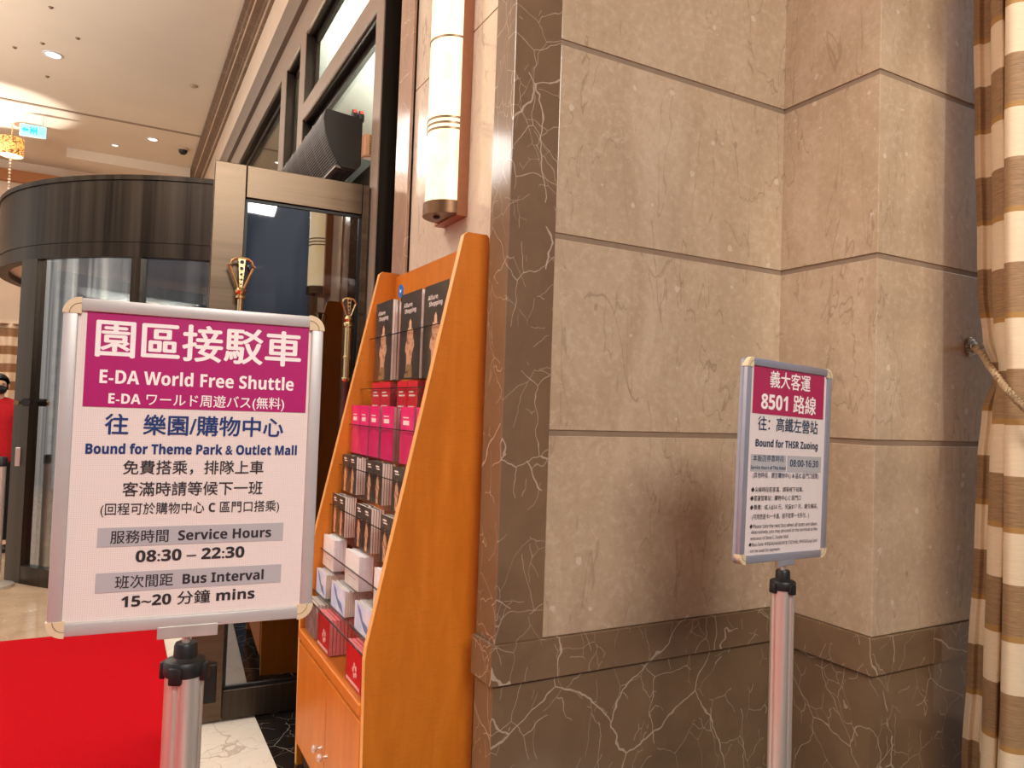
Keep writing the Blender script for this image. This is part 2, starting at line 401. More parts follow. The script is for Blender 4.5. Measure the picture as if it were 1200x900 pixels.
# brown marble pillar strip at the corner
b = MB(); b.box(.988, XP-.001, YA-.002, YA+.125, ZD, ZC, .0025); struct(b.build('wall_corner', M['brown']), 'brown veined marble corner pillar')

# --- entrance wall
b = MB()
zs = [0, J[0]-.02, J[0]-.012, J[2]+.35, J[2]+.356, ZC]
b.box(XW, XW+.5, YA+.11, 2.842, 0, 2.705); b.box(XW, XW+.5, YA+.11, 2.842, 2.711, ZC)
b.box(XW+.004, XW+.5, YA+.115, 2.84, 2.70, 2.72)
struct(b.build('wall_sconce', M['stone_pale']), 'pale marble wall with the sconce')
b = MB(); b.box(XW-.012, XW+.09, 2.842, 3.03, 0, ZC, .004); b.box(XW-.02, XW+.06, 2.842, 2.868, 0, ZC, .004)
struct(b.build('trim_8', M['trim_marble']), 'pinkish brown marble door surround')
b = MB(); b.box(XW, XW+.09, 3.03, 13.4, 4.42, ZC); b.box(XW, XW+.5, 9.9, 13.4, 0, 4.42)
struct(b.build('wall_entrance', M['cream']), 'cream wall above the entrance')
cor = [(XW+.02, ZC), (.83, ZC), (.83, 4.925), (.865, 4.92), (.875, 4.905), (.90, 4.90), (.905, 4.89), (.965, 4.885), (.975, 4.865), (1.0, 4.86), (1.005, 4.845), (XW+.02, 4.84)]
b = MB(); b.prism(cor, 1.9, 13.4, 'y'); struct(b.build('trim_9', marble_brown('cornice_stone', (104, 82, 64), (128, 104, 84), (206, 186, 166), .4)), 'moulded cornice under the ceiling')
b = MB(); b.box(.898, .908, 1.9, 13.4, 4.885, 4.9); b.box(.99, 1.006, 1.9, 13.4, 4.852, 4.866); struct(b.build('trim_13', plain('cornice_pale_bead', (214, 190, 164), .5)), 'pale beads of the cornice')
# header bands
b = MB(); b.box(.995, XW+.09, 3.03, 9.9, 4.18, 4.42); struct(b.build('trim_10', brushed('grey_metal_header', (120, 106, 94), (138, 122, 108), .45, (.8, 40, 40), .15)), 'projecting metal header over the transom')
# transom frame: posts, rails (one window unit)
Hh = 3.95
win = struct(MB().box(XW, XW+.09, 3.03, 9.9, Hh, 4.175).build('window_1', M['frame']), 'bronze framed transom over the entrance')
for n, (y0, y1) in enumerate(((3.32, 3.44), (5.08, 5.24), (5.74, 5.93), (9.72, 9.9))):
    MB().box(XW, XW+.10, y0, y1, 0, Hh).build('post', M['frame'], win)
    MB().box(XW+.006, XW+.099, y0-.003, y0+.01, .01, Hh).build('jamb_lining', M['dark_metal'], win)
MB().box(XW, XW+.09, 3.44, 5.08, 3.34, 3.45).build('rail', M['frame'], win)
MB().box(XW+.01, XW+.09, 3.44, 5.08, 2.40, 2.58).build('rail', M['dark_metal'], win)
MB().box(XW, XW+.09, 5.93, 9.72, 3.02, 3.12).build('rail', M['frame'], win)
# dark inner linings of the openings (soffit, sill)
q = MB()
for y0, y1, z0, z1 in ((3.44, 5.08, 3.45, Hh), (5.24, 5.74, .1, Hh), (5.93, 9.72, 3.12, Hh), (3.44, 5.08, 2.58, 3.34)):
    q.box(XW+.02, XW+.09, y0, y1, z1-.012, z1)
    q.box(XW+.065, XW+.09, y0, y1, z1-.06, z1-.01); q.box(XW+.065, XW+.09, y1-.05, y1-.012, z0, z1); q.box(XW+.065, XW+.09, y0, y0+.04, z0, z1)
q.build('inner_lining', M['dark_metal'], win)
for y0, y1, z0, z1 in ((3.44, 5.08, 3.45, Hh), (3.44, 5.08, 2.58, 3.34), (5.24, 5.74, .1, Hh), (5.93, 9.72, 3.12, Hh)):
    MB().box(XW+.075, XW+.083, y0+.002, y1-.012, z0, z1-.012).build('pane', M['glass_win'], win)
# slot between surround and first post
b = MB(); b.box(XW+.09, XW+.12, 3.03, 3.34, 0, 4.4); b.box(XW+.05, XW+.09, 3.10, 3.16, 0, Hh); struct(b.build('door_1', M['dark_metal']), 'dark metal side lining of the doorway')
# vestibule behind
b = MB(); b.box(4.4, 4.5, 3.2, 13.4, 0, 4.4); b.box(XW+.5, 4.5, 13.2, 13.4, 0, 4.4); b.box(XW+.5, 4.5, 2.6, 3.0, 0, 4.4)
struct(b.build('wall_vestibule', plain('vestibule_stone', (96, 88, 80), .5, vs=2)), 'grey stone vestibule wall seen through glass')
b = MB(); b.box(XW+.09, 4.5, 3.0, 13.4, 4.44, 4.5); struct(b.build('trim_11', M['white_wall']), 'white vestibule ceiling seen through transom')

# ================================================================== RED CARPET
b = MB(); b.box(-3.2, .305, -2.5, 5.0, 0.001, .012, .004)
tag(b.build('red_carpet', M['carpet']), 'wide plain red carpet lying on the stone floor', 'carpet')

# ================================================================== REVOLVING DOOR
CD = (1.12, 7.75); R0 = 2.08
rd = empty('revolving_door', (CD[0], CD[1], 0), 'curved glass revolving door with dark steel canopy', 'revolving door')
O = (0, 0)
q = MB(); q.ring(O, R0-.05, R0, 2.53, 2.985, 0, 360, 96); q.ring(O, R0-.06, R0+.012, 2.985, 3.02, 0, 360, 96); q.ring(O, R0-.06, R0-.006, 2.522, 2.53, 0, 360, 96); q.ring(O, R0-.08, R0, 2.42, 2.522, 0, 360, 96)
can = q.build('canopy', M['canopy'], rd, True)
MB().lathe([(0, 0), (R0-.05, 0)], (0, 0, 3.0), 96).build('canopy_top', M['dark_metal'], can)
MB().lathe([(R0-.08, 0), (0, 0)], (0, 0, 2.47), 96).build('canopy_soffit', plain('canopy_soffit_paint', (232, 206, 190), .5), can)
def curved(a0, a1):
    q = MB(); q.ring(O, R0-.035, R0-.025, .12, 2.42, a0, a1, 40)
    p = q.build('curved_glass', M['glass_drum'], rd, True)
    q = MB(); q.ring(O, R0-.09, R0+.01, 0, .13, a0, a1, 40); q.build('base_rail', M['dark_metal'], rd, True)
def post(a, w, mat=None, d=.09):
    q = MB(); q.ring(O, R0-d, R0+.012, 0.0, 2.42, a-w/2, a+w/2, 4); return q.build('post', mat or M['dark_metal'], rd, True)
for a0, a1 in ((216, 268), (92, 141)): curved(a0, a1)
p0 = post(213.2, 5.6, d=.14)
post(240.1, 1.9); post(255, 1.4); post(268, 2); post(141, 5); post(116, 1.9); post(92, 2)
# small fittings on the near post
t = math.radians(213.2); px, py = (R0+.012)*math.cos(t), (R0+.012)*math.sin(t)
q = MB(); q.box(px-.018, px+.018, py-.02, py+.01, .86, 1.0, .003); q.build('push_plate', M['chrome'], p0)
t = math.radians(215); px, py = (R0+.0)*math.cos(t), (R0+.0)*math.sin(t)
q = MB(); q.tube([(px, py, 1.34), (px-.01, py-.09, 1.34)], .03, 12); q.build('lock_knob', M['black_plastic'], p0, True)
q = MB(); q.tube([(px-.055, py-.04, 1.335), (px-.065, py-.10, 1.335)], .018, 10); q.build('lock_key', M['brass'], p0, True)
# rotor
q = MB(); q.lathe([(.05, .02), (.05, 2.42)], (0, 0, 0), 16); rot = q.build('rotor_column', M['dark_metal'], rd, True)
for a in (28, 118, 208, 298):
    X = Matrix.Rotation(math.radians(a), 4, 'Z')
    q = MB(); q.box(.06, .13, -.02, .02, .03, 2.40); q.box(R0-.22, R0-.15, -.02, .02, .03, 2.40); q.box(.13, R0-.22, -.02, .02, 2.30, 2.40); q.box(.13, R0-.22, -.02, .02, .03, .2)
    wg = q.build('wing_frame', M['dark_metal'], rd, xf=X)
    MB().box(.13, R0-.22, -.004, .004, .2, 2.30).build('wing_glass', M['glass_drum'], wg, xf=X)

# ================================================================== DOOR LEAF (stands open, square to the wall)
X0, X1, YL = .331, 1.022, 3.405
DA = math.radians(-2.0)
dl = empty('swing_door', (X1-(X1-X0)/2*math.cos(DA), YL-(X1-X0)/2*math.sin(DA), 0), 'open bronze framed glass door leaf beside the brochure rack', 'door', None, DA)
def L(q): return q
xo, yo = -(X0+X1)/2, -YL
T = Matrix.Translation((xo, yo, 0))
MB().box(X0, .463, YL, YL+.05, .012, 2.455, .003).build('stile', M['bronze'], dl, xf=T)
MB().box(.990, X1, YL, YL+.05, .012, 2.455, .003).build('stile', M['bronze'], dl, xf=T)
MB().box(.465, .988, YL, YL+.05, 2.31, 2.455, .003).build('top_rail', M['bronze'], dl, xf=T)
MB().box(.465, .988, YL, YL+.05, .012, .14, .003).build('bottom_rail', M['dark_metal'], dl, xf=T)
q = MB()
for a in ((.463, .476, .14, 2.31), (.978, .990, .14, 2.31), (.463, .990, .14, .152), (.463, .990, 2.296, 2.31)): q.box(a[0], a[1], YL+.012, YL+.04, a[2], a[3])
q.build('gasket', M['black_metal'], dl, xf=T)
MB().box(.474, .980, YL+.02, YL+.028, .15, 2.30).build('pane', M['glass_door'], dl, xf=T)
MB().box(.378, .436, YL-.022, YL, .10, .265, .004).build('floor_lock', M['black_metal'], dl, xf=T)
# brass pull handle with openwork finial
hx, hy = .455, YL-.05
q = MB(); q.tube([(hx, hy, .95), (hx, hy, 1.86)], .0125, 12); q.tube([(hx, hy, 1.75), (hx, YL, 1.75)], .008, 8); q.tube([(hx, hy, 1.02), (hx, YL, 1.02)], .008, 8)
q.lathe([(.0125, 1.845), (.022, 1.85), (.022, 1.858), (.016, 1.864), (.024, 1.872), (.026, 1.882), (.018, 1.892), (.012, 1.896)], (hx, hy, 0), 14)
h = q.build('pull_handle', M['brass'], dl, True, xf=T)
def finial(cx, cy, z0, sc, parent, xf):
    P = lambda u, v: (cx+u*sc, cy, z0+v*sc)
    q = MB()
    for sg in (-1, 1):
        q.tube([P(sg*.10, 0), P(sg*.40, .78), P(sg*.46, .82), P(sg*.38, .90), P(sg*.34, 1.02), P(sg*.22, 1.10), P(0, 1.13)], .055*sc, 8)
    # tapered centre blade with a row of round holes
    pts = [(cx-.05*sc, z0), (cx+.05*sc, z0), (cx+.13*sc, z0+1.1*sc), (cx-.13*sc, z0+1.1*sc)]
    q.prism(pts, cy-.05*sc, cy+.05*sc, 'y')
    f = q.build('finial', M['brass'], parent, True, xf=xf)
    g = MB()
    for v, r in ((.98, .075), (.74, .062), (.52, .05), (.32, .04), (.15, .03)):
        g.tube([(cx, cy-.062*sc, z0+v*sc), (cx, cy-.045*sc, z0+v*sc)], r*sc, 12)
    g.build('finial_hole', M['black_metal'], f, True, xf=xf)
finial(hx, hy, 1.893, .118, h, T)

# ================================================================== POST BEHIND THE RACK (brass head, dark red shaft)
bp = empty('brass_topped_post', (.868, 3.13, 0), 'slim floor post with brass head and dark red shaft behind the rack', 'post')
MB().lathe([(0, 0), (.11, 0), (.11, .012), (.03, .03), (.016, .05)], seg=24).build('base', M['brass'], bp, True)
MB().lathe([(.016, .05), (.016, 1.52)], seg=16).build('shaft', plain('dark_red_lacquer', (70, 20, 20), .3), bp, True)
q = MB(); q.lathe([(.017, 1.50), (.020, 1.505), (.020, 1.515), (.0155, 1.52), (.0155, 1.60), (.0185, 1.602), (.0185, 1.61), (.0155, 1.612), (.0155, 1.735), (.021, 1.74), (.021, 1.75), (.012, 1.76), (.018, 1.772), (.01, 1.785)], seg=16)
hd = q.build('head', M['brass'], bp, True)
finial(0, 0, 1.782, .072, hd, None)

# ================================================================== AIR CURTAIN over the doorway
ac = empty('air_curtain', (XW-.02, 3.57, 2.56), 'dark grilled air curtain unit above the glass door', 'air curtain')
YN, YF = 3.57, 4.95
prof = [(1.02, 2.60), (1.02, 2.835), (.835, 2.85), (.825, 2.80), (.835, 2.74), (.858, 2.675), (.90, 2.60), (.925, 2.575), (1.0, 2.575)]
TA = Matrix.Translation((-(XW-.02), -YN, -2.56))
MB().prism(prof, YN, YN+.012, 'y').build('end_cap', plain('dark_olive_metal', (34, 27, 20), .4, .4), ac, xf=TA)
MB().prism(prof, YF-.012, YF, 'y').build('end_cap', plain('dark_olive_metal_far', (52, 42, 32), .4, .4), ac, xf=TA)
inner = [(x+(.015 if x < .95 else 0), z) for x, z in prof]
MB().prism(inner, YN+.012, YF-.012, 'y').build('housing', M['black_metal'], ac, xf=TA)
q = MB()
curve = prof[2:8]
def along(ps, k):
    Ls = [math.dist(ps[i], ps[i+1]) for i in range(len(ps)-1)]; d = k*sum(Ls)
    for i, l in enumerate(Ls):
        if d <= l: return (ps[i][0]+(ps[i+1][0]-ps[i][0])*d/l, ps[i][1]+(ps[i+1][1]-ps[i][1])*d/l)
        d -= l
    return ps[-1]
for k in range(24):
    x, z = along(curve, .04+k*.88/23); q.box(x-.0008, x+.002, YN+.012, YF-.012, z-.0012, z+.0012)
for k in range(8):
    y = YN+.1+k*.17; pts = [along(curve, i/8) for i in range(9)]
    q.tube([(x+.001, y, z) for x, z in pts], .003, 6)
q.build('grille', plain('grille_grey_metal', (128, 120, 116), .35, .7), ac, xf=TA)
MB().box(.895, .99, YN+.012, YF-.012, 2.572, 2.585).build('outlet_panel', plain('outlet_grey', (116, 106, 98), .4, .5), ac, xf=TA)
q = MB(); q.box(.915, .945, YN+.03, YF-.1, 2.566, 2.573); q.box(.957, .985, YN+.03, YF-.1, 2.566, 2.573); q.build('outlet_slot', plain('slot_dark_blue', (24, 30, 44), .3), ac, xf=TA)
# junction box with wire mesh front
jb = empty('junction_box', (1.05, 3.56, 2.63), 'small copper toned box with wire mesh front beside the air curtain', 'box')
MB().box(-.035, .03, -.055, 0, 0, .115, .006).build('body', plain('copper_pink_plastic', (208, 158, 122), .4), jb)
q = MB()
for k in range(8): q.box(-.012, .03, -.058, -.054, .012+k*.013, .016+k*.013)
for k in range(4): q.box(-.01+k*.012, -.007+k*.012, -.059, -.055, .01, .105)
q.build('mesh', M['brass'], jb)
for k, (dx, lab) in enumerate(((.99, 'black sensor with red lamp on top of the air curtain, the left one'), (1.025, 'black sensor with red lamp on top of the air curtain, the right one'))):
    s = empty('sensor', (dx, 3.62, 2.837), lab, 'sensor', 'sensors on the air curtain')
    MB().lathe([(0, 0), (.016, 0), (.018, .03), (.012, .055), (0, .06)], seg=14).build('body', M['black_plastic'], s, True)
    MB().sphere((0, -.012, .045), .008, 10).build('lamp', glow('red_lamp', (255, 60, 50), 1.5), s, True)

# ================================================================== WALL SCONCE
sc = empty('wall_sconce', (XW, 2.38, 2.06), 'tall lit alabaster half cylinder sconce on wooden back plate', 'wall lamp')
zt = 3.6
MB().box(-.04, 0, -.10, .10, 0, zt-2.06, .002).build('back_plate', M['sconce_wood'], sc)
def halfcyl(r, z0, z1, cx=-.04, n=24):
    q = MB(); q.lathe([(0, z0), (r, z0), (r, z1), (0, z1)], (cx, -.018, 0), n, (PI/2, 3*PI/2), 1, 1); return q
halfcyl(.080, .045, zt-2.06-.03).build('shade', M['alabaster'], sc, True)
cap = halfcyl(.086, .006, .05).build('end_cap', plain('antique_bronze', (112, 80, 54), .35, .7), sc, True)
MB().sphere((-.08, -.018, .004), .012, 10, (1, 1, .6)).build('cap_screw', M['black_metal'], cap, True)
for z in (.62, .338, .319, .300, 1.0):
    halfcyl(.0825, z-.0035, z+.0035).build('band', plain('band_bronze', (132, 110, 86), .35, .6), sc, True)

# ================================================================== BROCHURE RACK
YN0, YN1, YF0, YF1 = 2.08, 2.105, 2.915, 2.94
rk = empty('brochure_rack', (.85, 2.51, 0), 'tall sloping orange wooden brochure rack against the pale wall', 'brochure rack')
TR = Matrix.Translation((-.85, -2.51, 0))
def sl(z): return .673+.2039*(z-.673)
side = [(1.02, 0.0), (1.02, 1.945), (1.012, 1.955), (.945, 1.955), (.933, 1.945), (.672, .70), (.668, .66), (.678, 0.0)]
for y0, y1 in ((YN0, YN1), (YF0, YF1)):
    s_ = MB().prism(side, y0, y1, 'y').build('side_panel', M['wood'], rk, xf=TR)
    q = MB(); q.prism([(.9445, 1.9565), (.9315, 1.9455), (.6705, .7005), (.6665, .66), (.6765, 0.001), (.6785, .001), (.6685, .66), (.6725, .70), (.9335, 1.945), (.9455, 1.955)], y0, y1, 'y'); q.build('edge_banding', M['wood_edge'], s_, xf=TR)
MB().prism([(1.016, .5), (1.016, 1.94), (1.002, 1.94), (1.002, 1.82), (.80, .56), (.80, .5)], YN1, YF0, 'y').build('back_panel', M['wood'], rk, xf=TR)
MB().box(.685, 1.01, YN1, YF0, .09, .478).build('cabinet_body', M['wood'], rk, xf=TR)
MB().box(.70, 1.01, YN1, YF0, 0, .09).build('plinth', plain('dark_plinth', (70, 44, 22), .5), rk, xf=TR)
MB().box(.662, 1.0, YN1, YF0, .495, .528, .004).build('ledge', M['wood'], rk, xf=TR)
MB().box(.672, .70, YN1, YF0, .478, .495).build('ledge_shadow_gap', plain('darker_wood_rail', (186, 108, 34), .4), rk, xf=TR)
ym = 2.482
for y0, y1, ky in ((YN1+.002, ym-.0015, ym-.035), (ym+.0015, YF0-.002, ym+.035)):
    d = MB().box(.668, .684, y0, y1, .10, .474, .002).build('cabinet_door', M['wood'], rk, xf=TR)
    X = Matrix.Translation((.668, ky, .235)) @ Matrix.Rotation(-PI/2, 4, 'Y')
    MB().lathe([(0, 0), (.006, 0), (.005, .014), (.013, .02), (.014, .028), (.008, .033), (0, .034)], seg=14).build('knob', M['chrome'], d, True, xf=TR @ X)
# rows: X of pocket content front, base z, top z, pocket edge z, depth
ROWS = [(.908, 1.50, 1.81, 1.67, .034), (.880, 1.285, 1.49, 1.465, .026), (.838, 1.212, 1.40, 1.322, .024), (.806, 1.062, 1.205, 1.160, .046),
        (.774, .90, 1.05, 1.003, .046), (.744, .772, .89, .832, .050), (.722, .670, .76, .672, .072), (.682, .532, .657, .662, .105)]
for i, (x, z0, z1, ze, d) in enumerate(ROWS):
    MB().box(x-.012 if i != 1 else .866, x+d+.008, YN1, YF0, z0-.005, z0-.001).build('shelf', M['acrylic'], rk, xf=TR)
    pk = MB().box(x-.010, x-.007, YN1+.003, YF0-.003, z0, ze).build('pocket_front', M['acrylic'], rk, xf=TR)
    MB().box(x-.0105, x-.0065, YN1+.003, YF0-.003, ze, ze+.003).build('pocket_edge', M['acrylic_edge'], pk, xf=TR)

# ---- brochures
def art(name, c0, c1, c2=None, sc=14):
    t = NT(name); t.set(rough=.3, spec=.4); n = t.noise(t.coord(), sc, 4, .6, 1)
    t.l(t.ramp(n, [(.35, lin(*c0)), (.6, lin(*c1))] if c2 is None else [(.35, lin(*c0)), (.52, lin(*c1)), (.65, lin(*c2))]), t.b.inputs['Base Color']); return t.m
COV = {'black': art('black_cover', (62, 54, 48), (74, 66, 58)), 'red': art('red_cover', (204, 30, 44), (216, 44, 60)), 'pink': art('pink_cover', (222, 22, 104), (232, 48, 120)),
       'white': art('white_cover', (238, 230, 224), (246, 240, 236)), 'blue': art('pale_blue_cover', (190, 204, 234), (212, 222, 242), (232, 230, 236), 10), 'crimson': art('crimson_cover', (190, 26, 30), (206, 40, 42)),
       'brownish': art('dim_brown_cover', (120, 84, 66), (150, 140, 140))}
PAGE = {'black': plain('grey_page_edges', (232, 220, 210), .7), 'red': plain('red_page_edges', (150, 40, 46), .7), 'pink': plain('grey_pink_page_edges', (170, 132, 128), .7), 'white': plain('white_page_edges', (224, 220, 226), .7),
        'blue': plain('cream_page_edges', (206, 190, 168), .7), 'crimson': plain('pink_page_edges', (206, 120, 120), .7), 'brownish': plain('tan_page_edges', (190, 180, 170), .7)}
M['foil'] = plain('white_cover_print', (236, 222, 214), .5)
M['fleshp'] = art('flesh_tone_print', (226, 166, 124), (238, 190, 152), (170, 112, 76), 30)
M['gold_print'] = art('gold_fabric_print', (140, 104, 62), (176, 140, 96), (96, 72, 44), 40)
ORD = ['top', 'second', 'third', 'fourth', 'fifth', 'sixth', 'seventh', 'bottom']
BAY = ['far', 'middle', 'near']
WHAT = {0: ('magazine', 'black magazine with hand picture'), 1: ('leaflet', 'red leaflet'), 2: ('leaflet', 'pink leaflet'), 3: ('booklet', 'black booklet with hand picture'),
        4: ('booklet', 'black booklet with hand picture'), 5: ('booklet', 'white booklet'), 6: ('catalogue', 'pale blue thick catalogue'), 7: ('booklet', 'red booklet with white flower')}
COLR = ['black', 'red', 'pink', 'black', 'black', 'white', 'blue', 'crimson']
ST = [[[(2.866, 2.665)], [(2.571, 2.365)], [(2.335, 2.13)]],
      [[(2.794, 2.690), (2.686, 2.577)], [(2.498, 2.400), (2.396, 2.299)], [(2.230, 2.120)]],
      [[(2.910, 2.800), (2.796, 2.686)], [(2.672, 2.560), (2.535, 2.405)], [(2.334, 2.210), (2.19, 2.112)]],
      [[(2.904, 2.810), (2.806, 2.712)], [(2.593, 2.503), (2.499, 2.408)], [(2.304, 2.212), (2.208, 2.116)]],
      [[(2.909, 2.823), (2.819, 2.733)], [(2.592, 2.503), (2.499, 2.410)], [(2.308, 2.214), (2.210, 2.118)]],
      [[(2.905, 2.750)], [(2.592, 2.425)], [(2.261, 2.115)]],
      [[(2.905, 2.760)], [(2.679, 2.500)], [(2.380, 2.200)]],
      [[(2.890, 2.740)], [(2.697, 2.535)], [(2.321, 2.160)]]]
NB = [3, 2, 2, 5, 5, 4, 9, 8]
def on_front(q, pts, x0, x1):
    """extrude an outline drawn in (y from cover left edge to right, z) on a cover that faces -X"""
    q.prism(pts, x0, x1, 'x')
def hand_print(parent, w, h, xf_y):
    # outline of a raised hand with the fingers held together: u across (0..1), v up (0..1)
    hand = [(.34, .02), (.62, .02), (.60, .24), (.66, .42), (.73, .52), (.71, .60), (.66, .63), (.66, .75), (.61, .80), (.575, .77), (.565, .90), (.51, .96), (.46, .91), (.45, .80), (.41, .82), (.37, .77), (.365, .63), (.31, .54), (.29, .45), (.37, .40), (.38, .24)]
    q = MB(); q.prism([(xf_y(u*w), v*h) for u, v in hand], -.0008, -.0002, 'x'); return q
proto = {}
def book(row, bay, j, y0, y1):
    x, z0, z1, ze, d = ROWS[row]; n = NB[row]; w = y0-y1; h = z1-z0; col = COLR[row]
    kind, what = WHAT[row]
    if row == 7 and bay == 0: col = 'brownish'; what = 'brown and grey booklet'
    pos = '' if len(ST[row][bay]) == 1 else (', left stack' if j == 0 else ', right stack')
    th = d/n*.93
    for k in range(n):
        last = k == 0
        lab = f'{what} at front of {BAY[bay]} bay{pos}, {ORD[row]} rack row' if last else f'{kind} behind front {what.split(" with")[0]} in {BAY[bay]} bay{pos}, {ORD[row]} row'
        lean = math.radians(1.5)
        jit = random.uniform(-.004, 0) if not last else 0
        fan = 0
        if row == 0: fan = [0, -.012, .02][k]
        o = bpy.data.objects.new(kind, None); COL.objects.link(o)
        tag(o, lab, kind, f'{kind}s in the {ORD[row]} row, {BAY[bay]} bay{pos.replace(",", "")}' if not last else f'front {kind}s of the {ORD[row]} row')
        o.location = (x+k*d/n, y0, z0+.0005+max(0, math.sin(fan)*w)); o.rotation_euler = (fan, 0, 0) if not (row == 0 and k) else (fan, 0, 0)
        # pages block and cover
        key = (row, bay, j)
        q = MB(); q.box(.0012, th, -w, 0, 0, h-.002+jit); q.build('pages', PAGE[col], o)
        q = MB(); q.box(0, .0012, -w, 0, 0, h+jit); q.build('cover', COV[col], o)
        if not last: continue
        fy = lambda u: -u
        if row in (0, 3, 4):
            hand_print(o, w, h*(.72 if row == 0 else .74), fy).build('hand_picture', M['fleshp'], o)
            if row == 0:
                q = MB(); q.prism([(-w*.28, .004), (-w*.68, .004), (-w*.66, h*.16), (-w*.42, h*.17)], -.0012, -.0009, 'x'); q.build('fabric_picture', M['gold_print'], o)
                X = Matrix.Rotation(-PI/2, 4, 'Z')
                for s_, a, z_, hh, wd in (('Allure', .16, .835, .045, .42), ('Shopping', .22, .765, .045, .55)):
                    lettering(s_, w*a, w*(a+wd), h*z_, h*(z_+.05), -.0012, M['foil'], o, 0, X)
            else:
                q = MB(); q.box(-.0009, -.0002, -w*.62, -w*.25, h*.88, h*.915); q.build('title_print', M['foil'], o); MB().box(-.0009, -.0002, -w*.70, -w*.32, h*.825, h*.85).build('title_print', M['foil'], o)
        elif row in (1, 2):
            bars = ((.80, .2, .62, .028), (.74, .2, .8, .028), (.55, .15, .75, .028), (.50, .15, .6, .028), (.30, .1, .9, .028), (.26, .1, .8, .028)) if row == 1 else ((.68, .22, .66, .08), (.80, .2, .62, .02))
            for v, a, c, t in bars: MB().box(-.0009, -.0002, -w*c, -w*a, h*v, h*(v+t)).build('title_print', M['foil'], o)
        elif row == 5:
            q = MB(); q.tube([(-.0009, -w*.7, h*.5), (-.0009, -w*.55, h*.52), (-.0009, -w*.5, h*.45)], .001, 5); q.box(-.0009, -.0002, -w*.8, -w*.3, h*.28, h*.30); q.build('line_print', plain('faint_grey_print', (190, 186, 190), .6), o)
        elif row == 6:
            q = MB(); q.prism([(-w*.15, h*.95), (-w*.35, h*.80), (-w*.5, h*.5), (-w*.75, h*.42), (-w*.9, h*.1), (-w*.6, h*.2), (-w*.4, h*.45), (-w*.25, h*.7)], -.0009, -.0002, 'x'); q.build('cover_picture', plain('slate_blue_print', (110, 128, 170), .4), o)
        elif row == 7 and bay:
            q = MB()
            for a in range(5):
                t = 2*PI*a/5; q.tube([(-.0008, -w*.6+.016*math.cos(t), h*.42+.016*math.sin(t)), (-.0003, -w*.6+.016*math.cos(t), h*.42+.016*math.sin(t))], .0085, 10)
            q.box(-.0008, -.0003, -w*.94, -w*.06, h*.04, h*.12); q.build('flower_print', plain('pale_pink_print', (236, 196, 190), .5), o)
for r in range(8):
    for bidx in range(3):
        for j, (a, c) in enumerate(ST[r][bidx]): book(r, bidx, j, a, c)
# round blue tag
st = empty('round_tag', (.925, 2.625, 1.835), 'round blue tag standing above the far black magazine', 'tag')
X = Matrix.Rotation(-PI/2, 4, 'Y')
MB().lathe([(0, 0), (.026, 0), (.026, .003), (0, .003)], seg=24).build('disc', plain('blue_disc', (40, 110, 190), .4), st, True, xf=X)
MB().lathe([(0, .003), (.006, .003), (.006, .004), (0, .004)], seg=12).build('dot', M['ink_white'], st, True, xf=X)
MB().box(.0, .002, -.004, .004, -.04, -.02).build('stem', M['acrylic_edge'], st)

